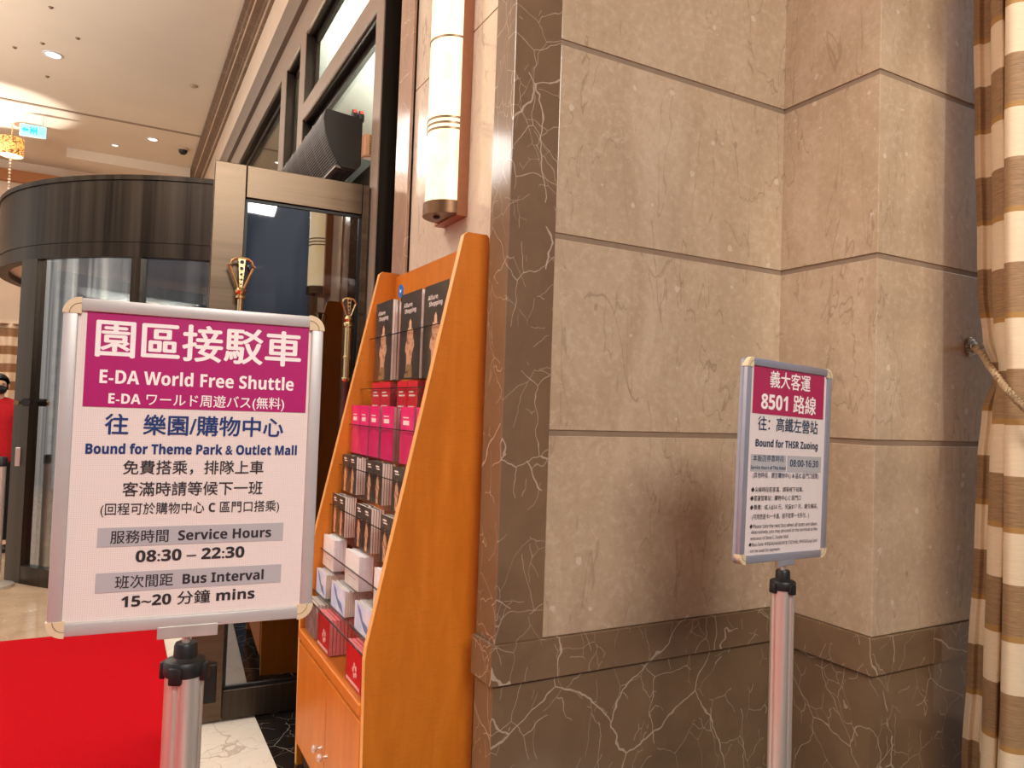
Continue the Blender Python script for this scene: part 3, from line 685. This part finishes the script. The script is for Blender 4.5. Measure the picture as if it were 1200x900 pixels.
# ================================================================== SIGN STANDS
def stand(name, loc, yaw, label, w, z0, z1, roll, frame_mat, rotz, fl=0):
    o = empty(name, loc, label, 'sign stand', None, yaw)
    # weighted foot, pole with slots, black cap with four belt clips
    MB().lathe([(0, fl), (.17, fl), (.175, fl+.008), (.17, fl+.022), (.06, fl+.04), (.034, fl+.05), (0, fl+.05)], seg=40).build('foot', M['chrome'], o, True)
    q = MB(); R = .0295; n = 64; prof = []
    for i in range(n):
        a = 2*PI*i/n+rotz; g = abs(((i % 16)-8)); rr = R-(.0045 if g == 0 else 0) - (.0012 if g == 1 else 0); prof.append((rr*math.cos(a), rr*math.sin(a)))
    q.prism(prof, .045, .965, 'z'); q.build('pole', M['chrome'], o, True)
    q = MB(); q.lathe([(0, .958), (.031, .958), (.0325, .962), (.0325, .976), (.030, .981), (.021, .984), (.0185, .986), (.0180, 1.004), (.016, 1.008), (0, 1.008)], seg=32)
    for k in range(4):
        a = rotz+PI/4+k*PI/2; X = Matrix.Rotation(a, 4, 'Z')
        bm2 = MB(); bm2.box(.027, .038, -.010, .010, .950, .977, .003)
        bmesh.ops.transform(bm2.bm, matrix=X, verts=bm2.bm.verts); me = bpy.data.meshes.new('t'); bm2.bm.to_mesh(me); bm2.bm.free(); q.bm.from_mesh(me)
    cp = q.build('cap', M['black_plastic'], o, True)
    q = MB(); q.lathe([(.0, 1.006), (.0065, 1.006), (.0065, 1.024), (0, 1.024)], seg=12); q.build('threaded_stud', M['chrome'], cp, True)
    c = (z0+z1)/2
    X = Matrix.Translation((0, 0, c)) @ Matrix.Rotation(roll, 4, 'Y') @ Matrix.Translation((0, 0, -c))
    fw, d = .020, .011
    a, b_ = -w/2, w/2
    rr = .014
    def rounded(x0, x1, za, zb, r, n=6):
        pts = []
        for cx, cz, s in ((x1-r, za+r, -PI/2), (x1-r, zb-r, 0), (x0+r, zb-r, PI/2), (x0+r, za+r, PI)):
            pts += [(cx+r*math.cos(s+PI/2*i/n), cz+r*math.sin(s+PI/2*i/n)) for i in range(n+1)]
        return pts
    MB().prism(rounded(a, b_, z0, z1, rr), d*.2, d, 'y').build('back_board', frame_mat, o, xf=X)
    # four frame profiles with sloping inner lips
    for nm, (x0, x1, za, zb) in (('l', (a, a+fw, z0+fw, z1-fw)), ('r', (b_-fw, b_, z0+fw, z1-fw)), ('b', (a+fw, b_-fw, z0, z0+fw)), ('t', (a+fw, b_-fw, z1-fw, z1))):
        q = MB(); q.box(x0, x1, -d, d*.3, za, zb, .003)
        q.build('frame_profile', frame_mat, o, True, xf=X)
    for sx in (0, 1):
        for sz in (0, 1):
            cx = b_-fw-.004 if sx else a+fw+.004; cz = z1-fw-.004 if sz else z0+fw+.004
            s0 = {(1, 1): 0, (0, 1): PI/2, (0, 0): PI, (1, 0): 3*PI/2}[(sx, sz)]
            pts = [(cx, cz)]+[(cx+(fw+.0055)*math.cos(s0+PI/2*i/8), cz+(fw+.0055)*math.sin(s0+PI/2*i/8)) for i in range(9)]
            cc = MB().prism(pts, -d-.0008, d*.5, 'y').build('corner_cap', M['corner'], o, xf=X)
            arc = [(cx+(fw-.004)*math.cos(s0+PI/2*i/8), -d-.001, cz+(fw-.004)*math.sin(s0+PI/2*i/8)) for i in range(9)]
            MB().tube(arc, .0007, 5).build('corner_groove', plain('corner_groove_tone', (150, 130, 100), .5), cc, xf=X)
    sheet = MB().box(a+fw-.003, b_-fw+.003, -.006, -.004, z0+fw-.003, z1-fw+.003)
    return o, X, sheet
# --- large shuttle sign in front
zb1, zt1 = 1.034, 1.551
sg, X, sh = stand('sign_stand', (.1175, 1.301, 0), -.0763, 'big white free shuttle notice with magenta heading on chrome post', .390, zb1, zt1, 0, M['sign_frame'], .35, .0125)
ps = sh.build('poster', M['poster'], sg, xf=X)
MB().box(-.0435, .046, -.0135, -.0105, 1.019, 1.0385, .001).build('bracket_plate', M['plate'], sg)
F = -.0065
MB().box(-.1634, .1706, F-.0004, F, 1.3843, 1.5313).build('heading_panel', M['magenta'], ps)
for x0, x1, z0, z1 in ((-.134, .1424, 1.1673, 1.1966), (-.1332, .142, 1.0967, 1.1269)): MB().box(x0, x1, F-.0004, F, z0, z1).build('grey_bar', M['bar_grey'], ps)
for s, x0, x1, z0, z1, c, off in (
    ('園區接駁車', -0.1494, 0.1577, 1.4628, 1.5183, 'ink_white', .022), ('E-DA World Free Shuttle', -0.1422, 0.1488, 1.4215, 1.4422, 'ink_white', .010),
    ('E-DA ワールド周遊バス(無料)', -0.1287, 0.1346, 1.3885, 1.4075, 'ink_white', .010), ('往  樂園/購物中心', -0.1313, 0.1346, 1.3420, 1.3724, 'ink_navy', .018),
    ('Bound for Theme Park & Outlet Mall', -0.156, 0.1588, 1.3119, 1.3270, 'ink_navy', .018), ('免費搭乘，排隊上車', -0.1034, 0.1059, 1.2795, 1.3005, 'ink_black', .010),
    ('客滿時請等候下一班', -0.1026, 0.1057, 1.2453, 1.2664, 'ink_black', .010), ('(回程可於購物中心 C 區門口搭乘)', -0.1315, 0.1341, 1.2165, 1.2340, 'ink_black', .006),
    ('服務時間  Service Hours', -0.1159, 0.1229, 1.1718, 1.1910, 'ink_black', .012), ('08:30 – 22:30', -0.0791, 0.0816, 1.1420, 1.1595, 'ink_black', .014),
    ('班次間距  Bus Interval', -0.1062, 0.1138, 1.1016, 1.1208, 'ink_black', .012), ('15~20 分鐘 mins', -0.096, 0.1008, 1.0710, 1.0910, 'ink_black', .012)):
    lettering(s, x0, x1, z0, z1, F-.0007, M[c], ps, off)
# --- small route sign by the marble wall
zb2, zt2 = 1.0345, 1.5495
ROLL = .034
sg2, X, sh = stand('sign_stand', (1.5545, 1.3585, 0), .1227, 'narrow route 8501 notice with crimson heading on chrome post by the marble wall', .3745, zb2, zt2, ROLL, M['sign_frame_grey'], .6)
ps = sh.build('poster', M['sheet'], sg2, xf=X)
MB().box(-.04, .03, -.0135, -.0105, 1.021, 1.036, .001).build('bracket_plate', M['sign_frame_grey'], sg2)
def un(x, z): return x-ROLL*(z-1.292), z+ROLL*x*.6
MB().box(-.156, .156, F-.0004, F, 1.4095, 1.5290).build('heading_panel', M['crimson'], ps, xf=X)
for x0, x1 in ((-.1535, -.0065), (.0, .1545)): MB().box(x0, x1, F-.0004, F, 1.2635, 1.3065).build('grey_bar', M['bar_grey'], ps, xf=X)
for s, x0, x1, z0, z1, c, off in (
    ('義大客運', -0.0811, 0.0958, 1.4781, 1.5190, 'ink_white', .016), ('8501 路線', -0.1164, 0.1236, 1.4171, 1.4630, 'ink_white', .016), ('往：高鐵左營站', -0.128, 0.1348, 1.3658, 1.4, 'ink_slate', .010),
    ('Bound for THSR Zuoing', -0.136, 0.1363, 1.3247, 1.3428, 'ink_slate', .010), ('本飯店停靠時段', -0.1459, -0.0158, 1.2868, 1.3028, 'ink_slate', .006), ('Service Hours of This Hotel', -0.1533, -0.0083, 1.2670, 1.2760, 'ink_slate', .004),
    ('08:00-16:30', 0.0107, 0.1404, 1.2762, 1.2942, 'ink_slate', .006), ('(其他時段，請至購物中心 A 區/C 區門口搭乘)', -0.1444, 0.1431, 1.2449, 1.2590, 'ink_slate', 0),
    ('◆尖峰時段若客滿，請等候下班車。', -0.1504, 0.0729, 1.2094, 1.222, 'ink_black', 0), ('◆客運發車站：購物中心 C 區門口', -0.1533, 0.0616, 1.1875, 1.2005, 'ink_black', 0),
    ('◆票價：成人$34 元，兒童$17 元，請先備妥。', -0.1536, 0.1425, 1.165, 1.1772, 'ink_black', 0), ('(可用悠遊卡/一卡通，但不找零一卡多付。)', -0.1436, 0.1008, 1.141, 1.1542, 'ink_black', 0),
    ('◆Please take the next bus when all seats are taken.', -0.1533, 0.1421, 1.1190, 1.1285, 'ink_black', 0), ('Alternatively, you may proceed to the terminal at the', -0.1467, 0.1412, 1.1055, 1.1140, 'ink_black', 0),
    ('entrance of Zone C, Outlet Mall.', -0.1482, 0.0116, 1.0898, 1.0980, 'ink_black', 0), ('◆Bus Fare: NT$34(Adult)/NT$17(Child), iPASS/EasyCard', -0.1553, 0.1411, 1.0744, 1.0826, 'ink_black', 0), ('can be used for payment.', -0.1497, -0.0248, 1.0590, 1.0670, 'ink_black', 0)):
    dx = -ROLL*((z0+z1)/2-1.292)
    lettering(s, x0+dx, x1+dx, z0+.002, z1+.002, F-.0007, M[c], ps, off, X, c != 'ink_black')

# ================================================================== CURTAIN with tie-back at the right
def curtain_mat(name, z_ref, period, brown, c_b, c_c):
    t = NT(name); t.set(rough=.6, spec=.25)
    tc = t.n('ShaderNodeTexCoord'); sx = t.n('ShaderNodeSeparateXYZ'); t.l(tc.outputs['UV'], sx.inputs[0])
    ph = t.math('FRACT', t.math('DIVIDE', t.math('SUBTRACT', sx.outputs[1], z_ref), period))
    kb = t.math('LESS_THAN', ph, brown); kg = t.math('LESS_THAN', ph, .055)
    fine = t.noise(t.coord((25, 25, 420)), 1.0, 3, .7)
    cb = t.ramp(fine, [(.3, lin(*[x*.84 for x in c_b])), (.7, lin(*[min(255, x*1.14) for x in c_b]))])
    cc = t.ramp(fine, [(.3, lin(*[x*.96 for x in c_c])), (.7, lin(*[min(255, x*1.02) for x in c_c]))])
    col = t.mix(kb, cc, cb); col = t.mix(t.math('MULTIPLY', kg, .85), col, lin(176, 132, 72))
    t.l(col, t.b.inputs['Base Color']); return t.m
M['curtain'] = curtain_mat('striped_curtain_cloth', 1.72, .3127, .525, (152, 120, 86), (228, 204, 170))
def curtain_mesh(fn, n, zs, shift=lambda i: 0):
    bm = bmesh.new(); rows = []; uv = bm.loops.layers.uv.new('cloth'); tex = {}
    for z in zs:
        row = []
        for i in range(n):
            v = bm.verts.new(fn(i, z)); tex[v] = (i/n, z-shift(i)); row.append(v)
        rows.append(row)
    for a, b_ in zip(rows, rows[1:]):
        for i in range(n-1):
            f = bm.faces.new((a[i], a[i+1], b_[i+1], b_[i]))
            for l in f.loops: l[uv].uv = tex[l.vert]
    return bm
def edgeX(z):
    pts = [(0, 2.455), (.3, 2.415), (.6, 2.43), (1.0, 2.448), (1.29, 2.455), (1.45, 2.468), (1.58, 2.505), (1.70, 2.468), (1.85, 2.45), (2.0, 2.447), (2.4, 2.435), (2.8, 2.427), (5, 2.40)]
    for (a, x), (b_, y) in zip(pts, pts[1:]):
        if a <= z <= b_:
            k = (z-a)/(b_-a); k = k*k*(3-2*k); return x+(y-x)*k
    return pts[-1][1]
# plan of the folds (x, y): first strand close to the pier, then folds swinging out towards the room
PLAN = [(2.551, 1.436), (2.55, 1.428), (2.548, 1.416), (2.563, 1.409), (2.563, 1.398), (2.555, 1.385), (2.504, 1.355), (2.422, 1.32), (2.391, 1.303), (2.373, 1.284), (2.366, 1.265), (2.369, 1.252), (2.386, 1.254), (2.339, 1.228), (2.306, 1.218), (2.293, 1.208), (2.289, 1.187), (2.307, 1.164), (2.349, 1.149), (2.424, 1.149), (2.498, 1.166), (2.466, 1.137), (2.432, 1.087), (2.47, 1.056), (2.561, 1.052), (2.644, 1.065), (2.616, 1.023), (2.596, .965), (2.66, .931), (2.77, .94), (2.761, .899), (2.758, .844)]
def smooth_path(P, n=14):
    P = [Vector(p) for p in P]; out = []
    for i in range(len(P)-1):
        p0, p1, p2, p3 = P[max(i-1, 0)], P[i], P[i+1], P[min(i+2, len(P)-1)]
        for k in range(n):
            t = k/n; out.append(.5*((2*p1)+(-p0+p2)*t+(2*p0-5*p1+4*p2-p3)*t*t+(-p0+3*p1-3*p2+p3)*t**3))
    out.append(P[-1]); return out
PL = smooth_path([(x, y, 0) for x, y in PLAN], 8); NP = len(PL)
def strand(i):
    k = i/8
    return (1.0, .046) if k < 6 else (.45, .002) if k < 12.5 else (.15, 0.0)
def cf(i, z):
    wgt, dz = strand(i); p = PL[i]; e = edgeX(z)-2.447
    v = Vector((.88, -.47, 0))                       # the drape narrows and flares across the view of the opening
    q = p+v*e*wgt*1.05
    q.x += .006*math.sin(z*2.3+i*.05)*min(1, i/60); q.z = z
    return q
cu = empty('curtain', (2.5, 1.37, 0), 'beige and brown striped drape tied back by the marble pier', 'curtain')
zs = [.02+i*(ZC-.04)/180 for i in range(181)]
bm = curtain_mesh(cf, NP, zs, lambda i: strand(i)[1]); me = bpy.data.meshes.new('drape'); bm.to_mesh(me); bm.free()
for p in me.polygons: p.use_smooth = True
me.materials.append(M['curtain']); o = bpy.data.objects.new('drape', me); COL.objects.link(o); o.parent = cu; o.matrix_parent_inverse = Matrix.Translation((-2.5, -1.37, 0))
md = o.modifiers.new('thick', 'SOLIDIFY'); md.thickness = .003
# twisted tie-back rope from hook across the front of the drape
rope_pts = [(2.624, 1.458, 1.677), (2.569, 1.448, 1.664), (2.525, 1.404, 1.644), (2.432, 1.331, 1.599), (2.324, 1.254, 1.565), (2.291, 1.217, 1.534), (2.24, 1.171, 1.506), (2.248, 1.152, 1.478), (2.262, 1.134, 1.453), (2.265, 1.102, 1.422), (2.308, 1.075, 1.388), (2.343, 1.046, 1.37), (2.38, 1.015, 1.352), (2.449, 0.974, 1.335), (2.503, 0.929, 1.326), (2.563, 0.886, 1.317), (2.66, 0.74, 1.3), (2.8, 0.7, 1.3), (2.95, 0.78, 1.33)]
path = smooth_path(rope_pts)
q = MB()
for ph in (0, 2*PI/3, 4*PI/3):
    pts = []
    for i, p in enumerate(path):
        d = (path[min(i+1, len(path)-1)]-path[max(i-1, 0)]).normalized(); a = d.cross(Vector((0, 0, 1))).normalized(); b2 = d.cross(a)
        t = ph+i*.5; pts.append(p+.0052*(math.cos(t)*a+math.sin(t)*b2))
    q.tube(pts, .0056, 8)
tag(q.build('tieback_rope', plain('gold_silver_rope', (176, 148, 112), .5, .1, var=.2, vs=150), None, True), 'twisted beige rope tying back the striped curtain', 'rope')
hk = empty('tieback_hook', (2.63, YO, 1.677), 'round silver curtain hook on the marble pier', 'hook')
X = Matrix.Rotation(PI/2, 4, 'X')
MB().lathe([(0, 0), (.034, 0), (.036, .006), (.030, .012), (.022, .014), (.020, .018), (.010, .02), (.008, .034), (.012, .038), (.012, .044), (0, .046)], seg=28).build('rosette', brushed('antique_silver', (150, 138, 124), (190, 178, 164), .25, (9, 9, 9)), hk, True, xf=X)
q = MB()
for k in range(20):
    a = 2*PI*k/20; q.sphere((.031*math.cos(a), .031*math.sin(a), .011), .0032, 6)
q.build('beaded_rim', brushed('antique_silver_rim', (150, 138, 124), (190, 178, 164), .25, (9, 9, 9)), hk, True, xf=X)

# ================================================================== CEILING FITTINGS
for i, (x, y, r, lab) in enumerate(((-.755, 8.95, .075, 'large round recessed downlight alone on the near ceiling'), (-.74, 12.26, .055, 'small lit recessed downlight, leftmost of the far row'), (-.19, 11.69, .045, 'small recessed downlight, middle of the far row'), (.266, 11.12, .06, 'lit recessed downlight nearest the cornice'))):
    d = empty('downlight', (x, y, ZC), lab, 'ceiling light', 'recessed downlights in the lobby ceiling')
    MB().lathe([(r, 0), (r*1.25, 0), (r*1.2, -.008), (r, -.012), (r*.9, -.002)], seg=28).build('trim_ring', plain('white_trim', (206, 206, 212), .4), d, True)
    MB().lathe([(0, -.004), (r*.92, -.004)], seg=24).build('lens', glow('downlight_lens', (255, 244, 230), 2.6 if i != 2 else .9), d, True)
for k, (x, y) in enumerate(((-.70, 7.86), (-.51, 8.4), (-.83, 8.72), (-1.09, 8.98), (-.85, 9.6))):
    s = MB().lathe([(0, -.016), (.012, -.014), (.016, -.006), (.022, -.002), (.022, 0), (0, 0)], seg=14).build('sprinkler', plain('sprinkler_brown', (120, 92, 74), .5), None, True)
    s.location = (x, y, ZC); tag(s, ['tiny brown sprinkler near the top left, highest of the dots', 'tiny brown sprinkler just right above the large downlight', 'tiny brown sprinkler just left above the large downlight', 'tiny brown sprinkler left of the large downlight', 'tiny brown sprinkler below the large downlight'][k], 'sprinkler', 'sprinklers on the ceiling')
s = MB().lathe([(0, -.02), (.03, -.018), (.045, -.004), (.045, 0), (0, 0)], seg=16).build('smoke_detector', plain('detector_grey', (176, 150, 126), .5), None, True)
s.location = (.60, 8.95, ZC); tag(s, 'small round grey detector alone on the right of the ceiling', 'detector')
c = empty('dome_camera', (.66, 11.28, ZC), 'dark dome security camera on the ceiling beside the cornice', 'camera')
MB().lathe([(0, 0), (.075, 0), (.075, -.02), (.06, -.03)], seg=24).build('base', plain('camera_base', (200, 176, 152), .5), c, True)
MB().lathe([(.06, -.028), (.055, -.06), (.035, -.085), (0, -.095)], seg=24).build('dome', M['black_plastic'], c, True)
# exit sign
ex = empty('exit_sign', (-1.09, 11.0, 4.73), 'small hanging pale cyan exit sign with arrow and running man', 'sign')
MB().box(-.145, .145, -.02, .02, -.077, .077, .004).build('housing', plain('white_housing', (220, 226, 228), .5), ex)
MB().box(-.138, .138, -.0235, -.019, -.07, .07).build('lit_panel', glow('cyan_panel', (130, 214, 240), .95), ex)
q = MB(); q.prism([(-.12, 0), (-.085, .035), (-.085, .014), (-.05, .014), (-.05, -.014), (-.085, -.014), (-.085, -.035)], -.0262, -.0245, 'y')
q.box(-.032, -.018, -.0262, -.0245, -.045, .045); q.box(.03, .044, -.0262, -.0245, -.045, .045); q.box(-.018, -.002, -.0262, -.0245, -.02, .02); q.box(.014, .03, -.0262, -.0245, -.02, .02); q.box(.0, .012, -.0262, -.0245, -.045, .045)
q.build('pictogram', glow('teal_print', (20, 168, 190), .7), ex)
q = MB(); q.box(.06, .125, -.0262, -.0245, -.03, -.022); q.box(.06, .125, -.0262, -.0245, -.01, -.004); q.box(.06, .125, -.0262, -.0245, .012, .018); q.build('small_print', glow('pale_teal_print', (90, 190, 214), .8), ex)
for x in (-.1, .1): MB().tube([(x, 0, .077), (x, 0, .22)], .005, 6).build('hanger', M['chrome'], ex)
# pendant lamp
pl = empty('pendant_lamp', (-1.37, 11.5, 4.62), 'gold patterned drum pendant lamp with hanging bead chain', 'pendant lamp')
t = NT('lit_patterned_shade'); n = t.noise(t.coord((1, 1, 1.2)), 22, 3, .6, 1.5)
c = t.ramp(n, [(.44, lin(110, 60, 30)), (.54, lin(236, 170, 92))]); t.l(c, t.b.inputs['Base Color']); t.l(c, t.b.inputs['Emission Color']); t.b.inputs['Emission Strength'].default_value = .75
MB().ring((0, 0), .137, .143, -.115, .115, 0, 360, 40).build('shade', t.m, pl, True)
MB().lathe([(0, -.108), (.137, -.108)], seg=32).build('diffuser', glow('warm_diffuser', (255, 240, 216), 1.6), pl, True)
MB().tube([(0, 0, .0), (0, 0, .33)], .006, 6).build('cord', M['brass'], pl)
q = MB()
for k in range(14): q.sphere((0, 0, -.13-k*.042), .018 if k % 3 else .012, 8)
q.build('bead_chain', plain('ivory_beads', (226, 204, 178), .3), pl, True)

# ================================================================== FAR LOBBY: curtain, person, belt post
M['far_curtain'] = curtain_mat('far_plaid_curtain', .15, .26, .5, (158, 118, 88), (232, 208, 182))
def ff(i, z): u = i/119; return Vector((-2.6+u*1.9, 12.9-.05*math.cos(u*60), z))
bm = curtain_mesh(ff, 120, [.02, .5, 1, 1.5, 2, 2.42]); me = bpy.data.meshes.new('striped_drape'); bm.to_mesh(me); bm.free()
for p in me.polygons: p.use_smooth = True
me.materials.append(M['far_curtain']); o = bpy.data.objects.new('striped_drape', me); COL.objects.link(o)
o.modifiers.new('thick', 'SOLIDIFY').thickness = .004
tag(o, 'distant striped cream and brown drape behind the person', 'curtain')
b = MB(); b.box(-2.7, -.6, 12.85, 13.0, 2.42, 2.47); struct(b.build('trim_12', M['cream']), 'pelmet over the far drape')

# silver belt post by the revolving door
bs = empty('belt_post', (-.715, 6.46, 0), 'silver belt barrier post at far left beside the revolving door', 'barrier post')
MB().lathe([(0, 0), (.12, 0), (.12, .02), (.04, .04), (.0, .04)], seg=28).build('foot', M['chrome'], bs, True)
MB().lathe([(.032, .04), (.032, .88)], seg=24).build('pole', M['chrome'], bs, True)
MB().lathe([(.032, .87), (.037, .875), (.037, .93), (.03, .94), (0, .94)], seg=24).build('cap', M['black_plastic'], bs, True)

# person in a red jacket and black mask
def skin(name, chain, edges, mat, parent, sub=2):
    me = bpy.data.meshes.new(name); me.from_pydata([c[:3] for c in chain], edges, []); o = bpy.data.objects.new(name, me); COL.objects.link(o); o.parent = parent
    md = o.modifiers.new('skin', 'SKIN'); md.use_smooth_shade = True
    for i, c in enumerate(chain):
        r = c[3]; me.skin_vertices[0].data[i].radius = r if isinstance(r, tuple) else (r, r)
    me.skin_vertices[0].data[0].use_root = True
    s = o.modifiers.new('sub', 'SUBSURF'); s.levels = s.render_levels = sub
    me.materials.append(mat); return o
pe = empty('person', (-.93, 7.9, 0), 'person in red jacket, black trousers and black face mask at far left', 'person', None, math.radians(12))
body = [(0, 0, .86, (.13, .10)), (0, 0, 1.02, (.115, .09)), (0, .01, 1.18, (.135, .10)), (0, .01, 1.28, (.11, .08)), (0, 0, 1.345, .048), (0, -.01, 1.41, .05), (0, -.015, 1.475, (.07, .085)), (0, -.01, 1.52, (.055, .07)),
        (.09, 0, .82, .085), (.10, -.01, .46, .055), (.10, .02, .09, .038), (.10, -.10, .03, .032), (-.09, 0, .82, .085), (-.10, -.01, .46, .055), (-.10, .02, .09, .038), (-.10, -.10, .03, .032),
        (.165, .01, 1.255, .055), (.215, .01, 1.03, .042), (.19, -.10, .85, .03), (.185, -.135, .78, .022), (-.165, .01, 1.255, .055), (-.215, .01, 1.03, .042), (-.19, -.10, .85, .03), (-.185, -.135, .78, .022)]
edges = [(0, 1), (1, 2), (2, 3), (3, 4), (4, 5), (5, 6), (6, 7), (0, 8), (8, 9), (9, 10), (10, 11), (0, 12), (12, 13), (13, 14), (14, 15), (3, 16), (16, 17), (17, 18), (18, 19), (3, 20), (20, 21), (21, 22), (22, 23)]
bd = skin('body', body, edges, M['skin'], pe)
jk = [(0, 0, .72, (.205, .165)), (0, 0, .98, (.165, .13)), (0, .01, 1.18, (.165, .13)), (0, .01, 1.29, (.135, .10)), (0, 0, 1.385, .066), (.17, .01, 1.26, .066), (.218, .01, 1.03, .054), (.193, -.09, .875, .042), (-.17, .01, 1.26, .066), (-.218, .01, 1.03, .054), (-.193, -.09, .875, .042)]
skin('jacket', jk, [(0, 1), (1, 2), (2, 3), (3, 4), (3, 5), (5, 6), (6, 7), (3, 8), (8, 9), (9, 10)], M['red_cloth'], pe)
tr = [(0, 0, .97, (.12, .095)), (0, 0, .83, (.135, .108)), (.09, 0, .76, .098), (.10, -.01, .46, .072), (.10, .015, .07, .062), (-.09, 0, .76, .098), (-.10, -.01, .46, .072), (-.10, .015, .07, .062)]
skin('trousers', tr, [(0, 1), (1, 2), (2, 3), (3, 4), (1, 5), (5, 6), (6, 7)], M['trousers'], pe)
for sx in (-.1, .1): MB().sphere((sx, -.05, .035), .05, 12, (.85, 2.0, .75)).build('shoe', M['black_plastic'], pe, True)
q = MB(); q.sphere((0, .016, 1.488), .092, 20, (.93, 1.06, 1.0)); q.sphere((0, .055, 1.45), .066, 16, (1.1, .9, 1.1))
bmesh.ops.delete(q.bm, geom=[v for v in q.bm.verts if v.co.y < -.035 and v.co.z < 1.515 or v.co.z < 1.41], context='VERTS'); q.build('hair', M['hair'], pe, True)
q = MB(); q.sphere((0, -.065, 1.432), .06, 16, (.98, .72, .72)); q.build('face_mask', M['black_plastic'], pe, True)
q = MB()
for sx in (-.026, .026): q.sphere((sx, -.0955, 1.482), .0085, 8, (1.3, .5, .7))
q.build('eyes', M['black_plastic'], pe, True)
q = MB(); 
for sx in (-.078, .078): q.sphere((sx, .0, 1.465), .022, 8, (.4, .7, 1.1))
q.build('ears', M['skin'], pe, True)
for sx in (-1, 1):
    for k in range(4):
        pass
def hand(sx):
    q = MB(); q.sphere((sx*.185, -.145, .755), .032, 12, (.45, .8, 1.2))
    for k, L_ in enumerate((.062, .07, .066, .052)):
        y = -.168+k*.015; q.tube([(sx*.185, y, .735), (sx*.183, y-.004, .735-L_*.5), (sx*.176, y-.002, .735-L_)], [.0085, .008, .006], 8)
    q.tube([(sx*.183, -.165, .765), (sx*.172, -.19, .745), (sx*.166, -.195, .72)], [.010, .009, .007], 8)
    q.build('hand', M['skin'], pe, True)
hand(-1); hand(1)
